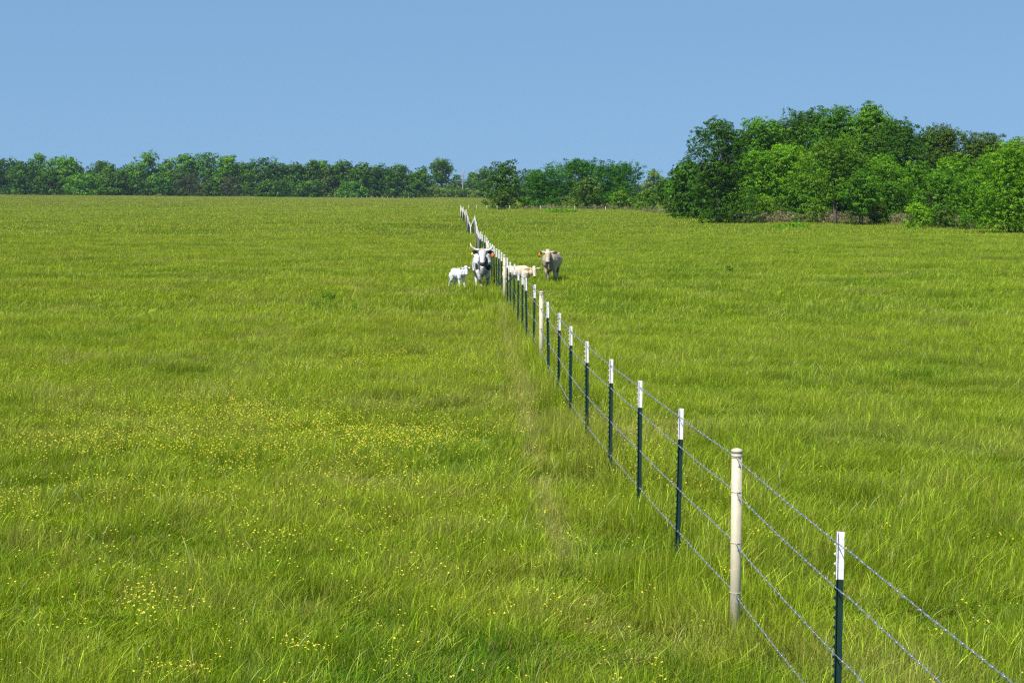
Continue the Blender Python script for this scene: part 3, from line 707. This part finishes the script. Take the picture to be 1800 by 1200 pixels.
# left tree line
LT = [
 (-20, 650, 279, 60, 'dark', 'dome', .05, 'dark tree cut by the left edge of the picture'),
 (12, 655, 277, 56, 'dark', 'dome', 0, 'dark rounded tree at the very left end of the far tree line'),
 (48, 640, 284, 56, 'dark', 'dome', .08, 'low dark tree second from the left end of the far tree line'),
 (71, 665, 271, 34, 'mid', 'cone', .15, 'pointed lighter tree rising behind the dark ones at the left end'),
 (104, 660, 277, 48, 'bright', 'round', -.2, 'pale-topped tree near the left end of the far tree line'),
 (126, 655, 276, 42, 'mid', 'round', .1, 'mid green tree right of the pale-topped tree at the left'),
 (92, 638, 300, 50, 'dark', 'dome', .1, 'low dark tree below the pale-topped tree at the left'),
 (154, 630, 306, 56, 'bright', 'dome', -.25, 'low light green tree in front of the left tree line'),
 (180, 655, 283, 50, 'dark', 'dome', .05, 'dark round-topped tree behind the low light green one'),
 (196, 636, 292, 30, 'yellow', 'round', -.3, 'narrow yellowish tree between dark ones in the left tree line'),
 (214, 634, 304, 34, 'dark', 'dome', 0, 'short dark tree right of the narrow yellowish one'),
 (232, 660, 292, 44, 'dark', 'dome', .1, 'dark tree in the dip left of the tall pyramid-shaped tree'),
 (262, 634, 268, 58, 'mid', 'cone', .02, 'tall pyramid-shaped tree standing out of the left tree line'),
 (298, 650, 281, 34, 'mid', 'cone', .12, 'mid green pointed tree just right of the tall pyramid-shaped one'),
 (328, 648, 271, 42, 'mid', 'round', .05, 'tall mid green tree left of the highest crown in the left line'),
 (366, 648, 266, 60, 'mid', 'dome', 0, 'highest broad crown in the middle of the left tree line'),
 (402, 646, 274, 34, 'bright', 'round', -.2, 'light green tree at the right side of the highest broad crown'),
 (314, 642, 300, 40, 'dark', 'dome', .1, 'low dark tree between the pyramid-shaped tree and the grey-brown bush'),
 (385, 638, 310, 40, 'dark', 'dome', .2, 'low dark tree between the two grey-brown bushes'),
 (340, 626, 303, 54, 'bare', 'dome', 0, 'large grey-brown leafless bush before the left tree line'),
 (408, 626, 310, 32, 'bare', 'dome', -.1, 'small grey-brown leafless bush before the left tree line'),
 (430, 648, 286, 40, 'dark', 'dome', .15, 'dark tree in the dip right of the highest broad crown'),
 (458, 640, 279, 52, 'dark', 'dome', .12, 'dark round crown that starts the right half of the left tree line'),
 (492, 642, 284, 46, 'dark', 'dome', .05, 'dark crown second in the right half of the left tree line'),
 (522, 638, 286, 44, 'dark', 'dome', .12, 'dark crown third in the right half of the left tree line'),
 (549, 640, 284, 36, 'dark', 'dome', .06, 'dark crown left of the light tree in the right half of the line'),
 (567, 652, 283, 30, 'bright', 'round', -.2, 'narrow light tree squeezed in the right half of the left tree line'),
 (584, 636, 292, 36, 'olive', 'dome', .0, 'dull olive tree just right of the narrow squeezed-in light tree'),
 (607, 634, 281, 40, 'dark', 'round', .2, 'taller tree with a pale crest in the right half of the line'),
 (640, 630, 287, 48, 'dark', 'dome', .12, 'dark crown third from the right end of the left tree line'),
 (668, 626, 290, 44, 'dark', 'dome', .04, 'dark crown second from the right end of the left tree line'),
 (700, 620, 291, 52, 'dark', 'dome', .1, 'last large dark crown before the far gap'),
 (730, 632, 305, 38, 'dark', 'dome', .2, 'low hazy tree tapering off the right end of the left tree line'),
 (475, 624, 318, 50, 'dark', 'dome', .1, 'low dark thicket under the first dark crowns of the right half'),
 (620, 618, 322, 46, 'mid', 'dome', -.2, 'low green thicket under the tree with the pale crest'),
 (545, 620, 320, 40, 'dark', 'dome', .25, 'low thicket under the dark crowns left of the squeezed-in light tree'),
]
for a in LT:
    px_, Z_, yt_, w_, mt_, sty_, ti_, lb_ = a
    bush = 'bush' in lb_ or 'thicket' in lb_
    tree(lb_, px_, Z_, yt_, w_ * 1.32, mt_, sty_, .01, 'shrub' if bush else 'broadleaf_tree', 'bush' if bush else 'tree', 'far left tree line', tint=ti_, k=26, n=(2600 if mt_ == 'bare' else 5200), leaf=.62 if mt_ != 'bare' else .4, sprig=3)

# dim wood closing the view behind the rows
def wood(name, label, spots, mat, leaf, nper, seed):
    lob = []; r = random.Random(seed)
    for x, y, w_, h_ in spots:
        g0 = ground(x, y)
        for (a, b, c_, d_) in crown_lobes(w_, w_, 0, h_, r.randint(0, 9999), 'skirt', 10): lob.append((x + a, y + b, g0 + c_, d_))
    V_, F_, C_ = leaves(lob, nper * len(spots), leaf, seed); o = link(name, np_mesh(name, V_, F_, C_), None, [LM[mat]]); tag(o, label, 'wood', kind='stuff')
r = random.Random(5)
wood('distant_wood', 'dim distant wood closing the view behind the far left tree line', [((px_ - 900) * z_ / F, z_, 15, r.uniform(9, 12)) for z_ in (690, 720) for px_ in range(-140, 745, 26)], 'dark', .9, 700, 6)
wood('distant_wood', 'low hazy wood closing the view behind the far gap and mid field trees', [((px_ - 900) * z_ / F, z_, 16, r.uniform(5, 7)) for z_ in (850, 890) for px_ in range(735, 1300, 26)], 'dark', 1.0, 600, 7)
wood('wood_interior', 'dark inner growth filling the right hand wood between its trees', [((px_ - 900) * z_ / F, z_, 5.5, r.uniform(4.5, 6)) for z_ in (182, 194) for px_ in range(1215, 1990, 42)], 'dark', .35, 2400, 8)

# rank weeds: dry brambly strip below the right hand wood
def weed_clump(label, px, Z, wid, h, mat, n, seed, name='weed_clump', cat='weeds', size=.07):
    base = P(px, Z); root = empty(name, base); tag(root, label, cat)
    r = random.Random(seed); lob = [(r.gauss(0, wid * .3), r.gauss(0, wid * .3), h * r.uniform(.25, .8), h * r.uniform(.25, .45)) for _ in range(16)]
    V_, F_, C_ = leaves(lob, n, size, seed, 0, .9, .6, .4); link('foliage', np_mesh('foliage', V_, F_, C_), root, [LM[mat]])
    b = MB()
    for l_ in lob: b.loft([(l_[0] * .5, l_[1] * .5, 0), (l_[0] * .8, l_[1] * .8, l_[2] * .6), l_[:3]], [.008, .006, .003], 5)
    link('stem', b.mesh('stem', True), root, [M_stem])
weed_clump('dark green leafy weed clump in the left field, larger than any other', 593, 46.5, 1.15, .25, 'mid', 1500, 3, size=.045)
weed_clump('small dark weed clump left of the large one in the left field', 570, 49.5, .5, .26, 'mid', 500, 4, size=.06)
weed_clump('small dark leafy weed in the right field beyond the tan cow', 1281, 66, .13, .33, 'dark', 200, 5)
weed_clump('bright green weed patch on the grass before the mid field trees', 985, 226, 3.6, .55, 'bright', 1400, 6, size=.2)
weed_clump('bright green weed patch on the grass below the slender-trunked tree', 1392, 142, 2.4, .5, 'bright', 1400, 7, size=.15)
m_, t_ = nodes('dry_weeds'); a_ = N(t_, 'ShaderNodeAttribute', attribute_name='tint'); s_ = N(t_, 'ShaderNodeSeparateColor'); t_.links.new(a_.outputs['Color'], s_.inputs[0])
foliage_shader(t_, ramp(t_, s_.outputs[0], [(.2, (.12, .14, .04)), (.5, (.22, .19, .09)), (.9, (.34, .27, .16))]), .2, .02); LM['dryweed'] = m_
r = random.Random(12); lob = []
for k in range(240):
    px_ = r.uniform(1290, 1720); Z_ = 165 - max(0, px_ - 1550) * .16 + r.uniform(-3, 4); q = P(px_, Z_); s_ = r.uniform(.3, .75); lob.append((q.x, q.y, q.z + s_ * .6, s_))
for k in range(120):
    px_ = r.uniform(925, 1200); Z_ = 268 - max(0, px_ - 1080) * .5 + r.uniform(-3, 4); q = P(px_, Z_); s_ = r.uniform(.3, .6); lob.append((q.x, q.y, q.z + s_ * .5, s_))
V_, F_, C_ = leaves(lob, 26000, .2, 13, 0, .9, .9, .25); o = link('dry_weeds', np_mesh('dry_weeds', V_, F_, C_), None, [m_]); tag(o, 'tan dry weeds and brambles along the foot of the wood', 'weeds', kind='stuff')

# ------------------------------------------------------------------ cattle
def coat_mat(name, rough=.75):
    m, t = nodes(name); a = N(t, 'ShaderNodeAttribute', attribute_name='tint'); p = N(t, 'ShaderNodeBsdfPrincipled'); o = N(t, 'ShaderNodeOutputMaterial')
    g = N(t, 'ShaderNodeTexCoord'); f = noise_tex(t, g.outputs['Object'], 7, 5, .7)
    c = mix(t, 1.0, a.outputs['Color'], ramp(t, f, [(.35, (.68, .66, .63)), (.65, (1, 1, 1))]), 'MULTIPLY')
    p.inputs['Roughness'].default_value = rough; t.links.new(c, p.inputs['Base Color']); t.links.new(p.outputs[0], o.inputs[0]); return m
M_coat = coat_mat('short_coat'); M_horn = simple('horn', (.66, .60, .44), .4, 0, .3, 9); M_horntip = simple('horn_tip', (.05, .045, .04), .4)
M_eye = simple('dark_eye', (.01, .008, .006), .15); M_otag = simple('orange_tag', (.85, .20, .02), .5); M_ytag = simple('yellow_tag', (.85, .66, .03), .5)
def cattle(name, label, cat, px, Z, yaw, s, calf, headyaw, step, base_col, patches, horns=False, tags=(), headpitch=0.0, tail_up=False, fat=1.0, headdrop=0.0, headx=0.0, shortness=.64):
    root = empty(name, P(px, Z), yaw); tag(root, label, cat)
    b = MB()
    k = .74 if calf else 1.0    # slimmer trunk in a calf
    L = shortness if calf else 1.0; LF = .72 if calf else 1.0
    zc = 1.0 if not calf else 1.02
    tor = [(-.46, 1.0, .13, .17), (-.34, .98, .2, .28), (-.12, .98, .265, .36), (.15, .95, .31, .385), (.45, .92, .345, .395), (.75, .92, .36, .39), (1.02, .96, .33, .35), (1.28, 1.02, .27, .28), (1.46, 1.04, .18, .2), (1.55, 1.04, .08, .1)]
    b.loft([(0, y * (L if y > 0 else LF), z * zc + (.07 if calf else 0)) for y, z, _, _ in tor], [(w_ * k * fat, h_ * k) for *_, w_, h_ in tor], 18)
    if not calf:   # brisket and withers, hip bones
        b.loft([(0, -.50, .86), (0, -.42, .68), (0, -.25, .60), (0, 0, .62)], [(.05, .08), (.09, .12), (.10, .11), (.06, .05)], 10)
        for sx in (-1, 1): b.loft([(sx * .2, 1.12, 1.16), (sx * .25, 1.2, 1.18), (sx * .22, 1.32, 1.12)], [.05, .07, .05], 8)
    for sx in (-1, 1):   # shoulder mass and thigh mass
        b.loft([(sx * .13 * k, -.1, 1.18 * zc), (sx * .2 * k, -.14, .98), (sx * .2 * k, -.12, .76)], [(.08, .14), (.11, .19), (.09, .14)], 10, up=(0, 1, 0))
        b.loft([(sx * .15 * k, 1.3 * L, 1.05), (sx * .21 * k, 1.25 * L, .88), (sx * .2 * k, 1.2 * L, .7)], [(.1, .18), (.13, .22), (.09, .15)], 10, up=(0, 1, 0))
    rl = .9 if calf else 1.0
    legs = []
    for sx in (-1, 1):
        x = .17 * (k + .05); st = step.get('f%d' % sx)
        if st: pts_ = [(sx * x, -.12, .82)] + [(sx * x * q[0], q[1], q[2]) for q in st]
        else: pts_ = [(sx * x, -.12, .82), (sx * x, -.1, .64), (sx * x * .95, -.13, .42), (sx * x * .95, -.12, .36), (sx * x * .95, -.11, .15), (sx * x * .95, -.15, .07), (sx * x, -.17, 0)]
        b.loft(pts_, [q * rl for q in (.115, .085, .058, .052, .038, .05, .06)], 10, up=(0, 1, 0))
        dy = step.get('h%d' % sx, 0)
        b.loft([(sx * x * 1.05, 1.2 * L, .85), (sx * x * 1.1, 1.02 * L + dy * .3, .66), (sx * x * 1.05, 1.28 * L + dy * .6, .46), (sx * x * 1.05, 1.28 * L + dy * .7, .40), (sx * x * 1.05, 1.2 * L + dy, .16), (sx * x * 1.05, 1.17 * L + dy, .07), (sx * x * 1.05, 1.15 * L + dy, 0)],
               [q * rl for q in (.15, .11, .06, .055, .04, .05, .058)], 10, up=(0, 1, 0))
    # tail
    te = 1.53 * L; tz = 1.14 * zc
    if tail_up: b.loft([(0, te - .06, tz), (0, te + .12, tz + .1), (0, te + .3, tz + .16), (0, te + .42, tz + .14)], [.03, .022, .02, .035], 7)
    else: b.loft([(0, te - .06, tz), (0, te + .06, tz - .02), (0, te + .1, tz - .35), (0, te + .08, tz - .65), (.02, te + .07, tz - .85)], [.035, .028, .022, .04, .02], 7)
    # neck then head; the head turns by headyaw about the poll
    hs = .93 if calf else 1.0
    hp = Vector((headx, -.70 * (.76 if calf else 1), (1.27 if not calf else 1.28) - headdrop))
    b.loft([(0, -.18, 1.04), (headx * .35, -.42, 1.08 - headdrop * .4), hp + Vector((0, .06, -.06)), hp + Vector((0, 0, 0))], [(.17 * k, .29 * k), (.125 * k, .21 * k), (.10 * hs, .13 * hs), (.09 * hs, .1 * hs)], 14)
    HM = Matrix.Translation(hp) @ Matrix.Rotation(headyaw, 4, 'Z') @ Matrix.Rotation(headpitch, 4, 'X') @ Matrix.Diagonal((hs * 1.24, hs, hs, 1))
    def hd(pts_, rad_, n=14, up=None):
        b.loft([HM @ Vector(p_) for p_ in pts_], [(r_[0] * hs, r_[1] * hs) if isinstance(r_, tuple) else r_ * hs for r_ in rad_], n, up)
    hd([(0, .06, .12), (0, -.02, .13), (0, -.08, .07), (0, -.14, -.03), (0, -.20, -.15), (0, -.255, -.25), (0, -.30, -.33), (0, -.325, -.375)],
       [(.06, .05), (.105, .08), (.128, .1), (.122, .105), (.092, .09), (.078, .075), (.088, .072), (.06, .045)])
    hd([(0, .02, -.05), (0, -.08, -.16), (0, -.20, -.28)], [(.09, .08), (.065, .07), (.05, .04)])       # jaw
    for sx in (-1, 1):
        hd([(sx * .09, .01, .06), (sx * .16, .03, .065), (sx * .23, .03, .05), (sx * .29, .02, .03), (sx * .325, .01, .02)], [(.028, .035), (.024, .062), (.022, .078), (.016, .052), (.007, .016)], 10, up=(0, .1, 1))
    me0 = b.mesh('raw'); tmp = bpy.data.objects.new('tmp', me0); COL.objects.link(tmp)
    rm = tmp.modifiers.new('r', 'REMESH'); rm.mode = 'VOXEL'; rm.voxel_size = .016; rm.use_smooth_shade = True
    sm_ = tmp.modifiers.new('s', 'SMOOTH'); sm_.iterations = 4; sm_.factor = .5
    dg = bpy.context.evaluated_depsgraph_get(); me = bpy.data.meshes.new_from_object(tmp.evaluated_get(dg)); me.name = 'body'
    bpy.data.objects.remove(tmp); smooth(me)
    nv = len(me.vertices); co = np.zeros(nv * 3, np.float32); me.vertices.foreach_get('co', co); co = co.reshape(-1, 3)
    HI_ = HM.inverted(); C_ = np.ones((nv, 4), np.float32); C_[:, :3] = base_col
    hco = co @ np.array(HI_)[:3, :3].T + np.array(HI_)[:3, 3]
    jit = np.array([mnoise.noise(Vector(c_) * 9) for c_ in co.tolist()]) * .35
    for space, ctr, rr, col, ho in patches:
        q = hco if space == 'h' else co
        d = np.sqrt((((q - np.array(ctr)) / np.array(rr)) ** 2).sum(1)) + jit
        if space == 'h': d = np.where(hco[:, 1] < .12, d, 9)
        f_ = np.clip((1.0 - d) / .18 + .5, 0, 1)[:, None] * ho; C_[:, :3] = C_[:, :3] * (1 - f_) + np.array(col) * f_
    hoof = np.clip((.07 - co[:, 2]) / .03, 0, 1)[:, None]; C_[:, :3] = C_[:, :3] * (1 - hoof) + np.array((.05, .045, .04)) * hoof
    a = me.color_attributes.new('tint', 'FLOAT_COLOR', 'POINT'); a.data.foreach_set('color', C_.ravel())
    me.materials.clear(); link('body', me, root, [M_coat])
    def hchild(nm, mb, mats): 
        for v_ in mb.v: v_[:] = HM @ v_
        return link(nm, mb.mesh(nm, True), root, mats)
    for sx in (-1, 1):
        e = MB(); e.loft([(sx * .098, -.13, -.0), (sx * .118, -.145, -.0), (sx * .124, -.15, 0)], [.02, .017, .006], 8); hchild('eye', e, [M_eye])
        if horns:
            e = MB()
            hp_ = [(.06, .0, .13), (.14, .0, .135), (.21, -.01, .155), (.27, -.02, .20), (.315, -.03, .27), (.345, -.03, .35), (.35, -.02, .42)] if sx == -1 else [(.06, .0, .13), (.14, .0, .12), (.21, -.01, .14), (.265, -.02, .19), (.29, -.03, .26), (.30, -.03, .33), (.295, -.02, .37)]
            e.loft([(sx * q[0] * .9, q[1], .13 + (q[2] - .13) * .8) for q in hp_], [.044, .042, .039, .034, .027, .017, .006], 12, up=(0, 1, 0)); hchild('horn', e, [M_horn])
    for sx, mt_, big in tags:
        e = MB(); w_, h_ = (.034, .10) if big else (.03, .045); x = sx * .27
        e.loft([(x, -.028, .05), (x, -.030, .02), (x, -.034, .02 - h_ * .4), (x, -.036, .02 - h_ * 1.5)], [(.012, .003), (w_ * .7, .003), (w_, .003), (w_, .003)], 8, up=(0, 1, 0)); hchild('ear_tag', e, [mt_])
    root.scale = (s, s, s)
    return root
BK = (.022, .021, .022); GY = (.30, .29, .28)
white = (.64, .61, .57)
cattle('longhorn_cow', 'white longhorn cow with black ears and muzzle walking toward us left of the fence', 'cow', 847.5, 55.5, 0.03, .95, False, -.02,
       {'f-1': [(.75, -.22, .66), (.6, -.42, .5), (.55, -.43, .45), (.25, -.34, .27), (.2, -.38, .2), (.15, -.42, .15)], 'h1': .12, 'h-1': -.2}, white,
       [('h', (0, -.31, -.34), (.13, .12, .095), BK, 1), ('h', (.27, .02, .04), (.16, .1, .09), BK, 1), ('h', (-.27, .02, .04), (.16, .1, .09), BK, 1),
        ('h', (.13, -.12, 0), (.05, .1, .05), BK, .9), ('h', (-.13, -.12, 0), (.05, .1, .05), BK, .9), ('h', (.1, -.16, -.15), (.05, .1, .12), BK, .8), ('h', (-.1, -.18, -.13), (.04, .1, .08), BK, .6),
        ('h', (0, .02, .16), (.12, .08, .05), (.48, .36, .24), .7),
        ('b', (.13, -.38, .98), (.07, .2, .22), BK, 1), ('b', (.22, -.24, .82), (.09, .18, .10), BK, 1), ('b', (-.18, -.3, .84), (.06, .2, .10), BK, .95), ('b', (0, -.4, .55), (.22, .3, .22), (.2, .2, .2), .75),  # last patch paints the chest's shade under the head; black ones are markings
        ('b', (.16, -.1, .15), (.14, .2, .38), (.10, .10, .10), .8), ('b', (-.09, -.4, .36), (.06, .1, .05), BK, .8), ('b', (0, .5, .5), (.3, .9, .14), (.45, .42, .36), .7)],  # foreleg and belly shade painted into the coat; black spot is a marking
       horns=True, tags=((1, M_otag, True), (-1, M_ytag, False)), fat=.90)
cattle('calf', 'small pure white calf standing beside the longhorn cow on the left of the fence', 'calf', 808.5, 55.5, .68, .56, True, -.50,
       {'h1': .18, 'h-1': .3, 'f1': [(1, -.14, .64), (1, -.22, .42), (1, -.23, .36), (1, -.3, .15), (1, -.35, .07), (1, -.37, 0)]}, (.84, .84, .85),
       [('h', (.3, .02, .03), (.12, .1, .08), (.16, .06, .03), .95), ('h', (-.3, .02, .03), (.12, .1, .08), (.22, .09, .04), .9), ('h', (0, -.33, -.37), (.1, .07, .035), (.25, .2, .19), .8)],
       headpitch=-.1, shortness=.47)
cattle('calf', 'cream calf standing behind the fence posts next to the tan cow, head turned to us', 'calf', 920, 54.6, 1.2, .66, True, -1.1,
       {'h1': .1, 'h-1': .0}, (.66, .54, .36),
       [('h', (.3, .02, .03), (.12, .1, .08), (.14, .08, .05), .9), ('h', (-.3, .02, .03), (.12, .1, .08), (.4, .26, .18), .9), ('h', (0, -.33, -.36), (.1, .07, .05), (.10, .07, .06), .9), ('b', (0, 1.32, 1.27), (.1, .2, .16), (.03, .025, .02), 1)],
       tail_up=True, headdrop=.15, shortness=.66)
cattle('cow', 'cream and tan hornless cow with orange ear tag facing us right of the fence', 'cow', 968, 60, -.09, .84, False, .05,
       {'h1': .1, 'f1': [(1, -.2, .64), (1, -.22, .42), (1, -.22, .36), (1, -.16, .15), (1, -.2, .07), (1, -.22, 0)]}, (.50, .385, .245),
       [('h', (0, 0, .05), (.16, .2, .16), (.66, .57, .44), .8), ('h', (0, -.26, -.24), (.12, .12, .1), (.55, .50, .46), .7), ('h', (0, -.325, -.36), (.09, .09, .08), (.03, .03, .035), 1),
        ('h', (.29, .02, .04), (.13, .1, .08), BK, .95), ('h', (-.29, .02, .04), (.13, .1, .08), BK, .95), ('h', (.12, -.14, 0), (.04, .08, .04), (.1, .07, .05), .8), ('h', (-.12, -.14, 0), (.04, .08, .04), (.1, .07, .05), .8),
        ('b', (0, -.45, .80), (.13, .3, .36), (.20, .15, .11), .8), ('b', (0, -.1, .25), (.3, .3, .3), (.16, .12, .09), .8), ('b', (0, .6, .5), (.4, 1.0, .18), (.25, .19, .13), .7)],  # first patch paints the head's shadow on the chest; legs and belly darker
       tags=((-1, M_otag, True),), fat=1.15, headdrop=.02, headx=-.07)

# ------------------------------------------------------------------ air
m, t = nodes('thin_haze'); v = N(t, 'ShaderNodeVolumePrincipled'); o = N(t, 'ShaderNodeOutputMaterial')
v.inputs['Color'].default_value = (.60, .74, .95, 1); v.inputs['Density'].default_value = .00009; v.inputs['Anisotropy'].default_value = .2
t.links.new(v.outputs[0], o.inputs['Volume'])
b = MB(); b.box(-900, 900, -60, 1500, -3, 22); hz = link('haze', b.mesh('haze'), None, [m]); tag(hz, 'thin bluish summer haze over the pasture', 'haze', kind='stuff')
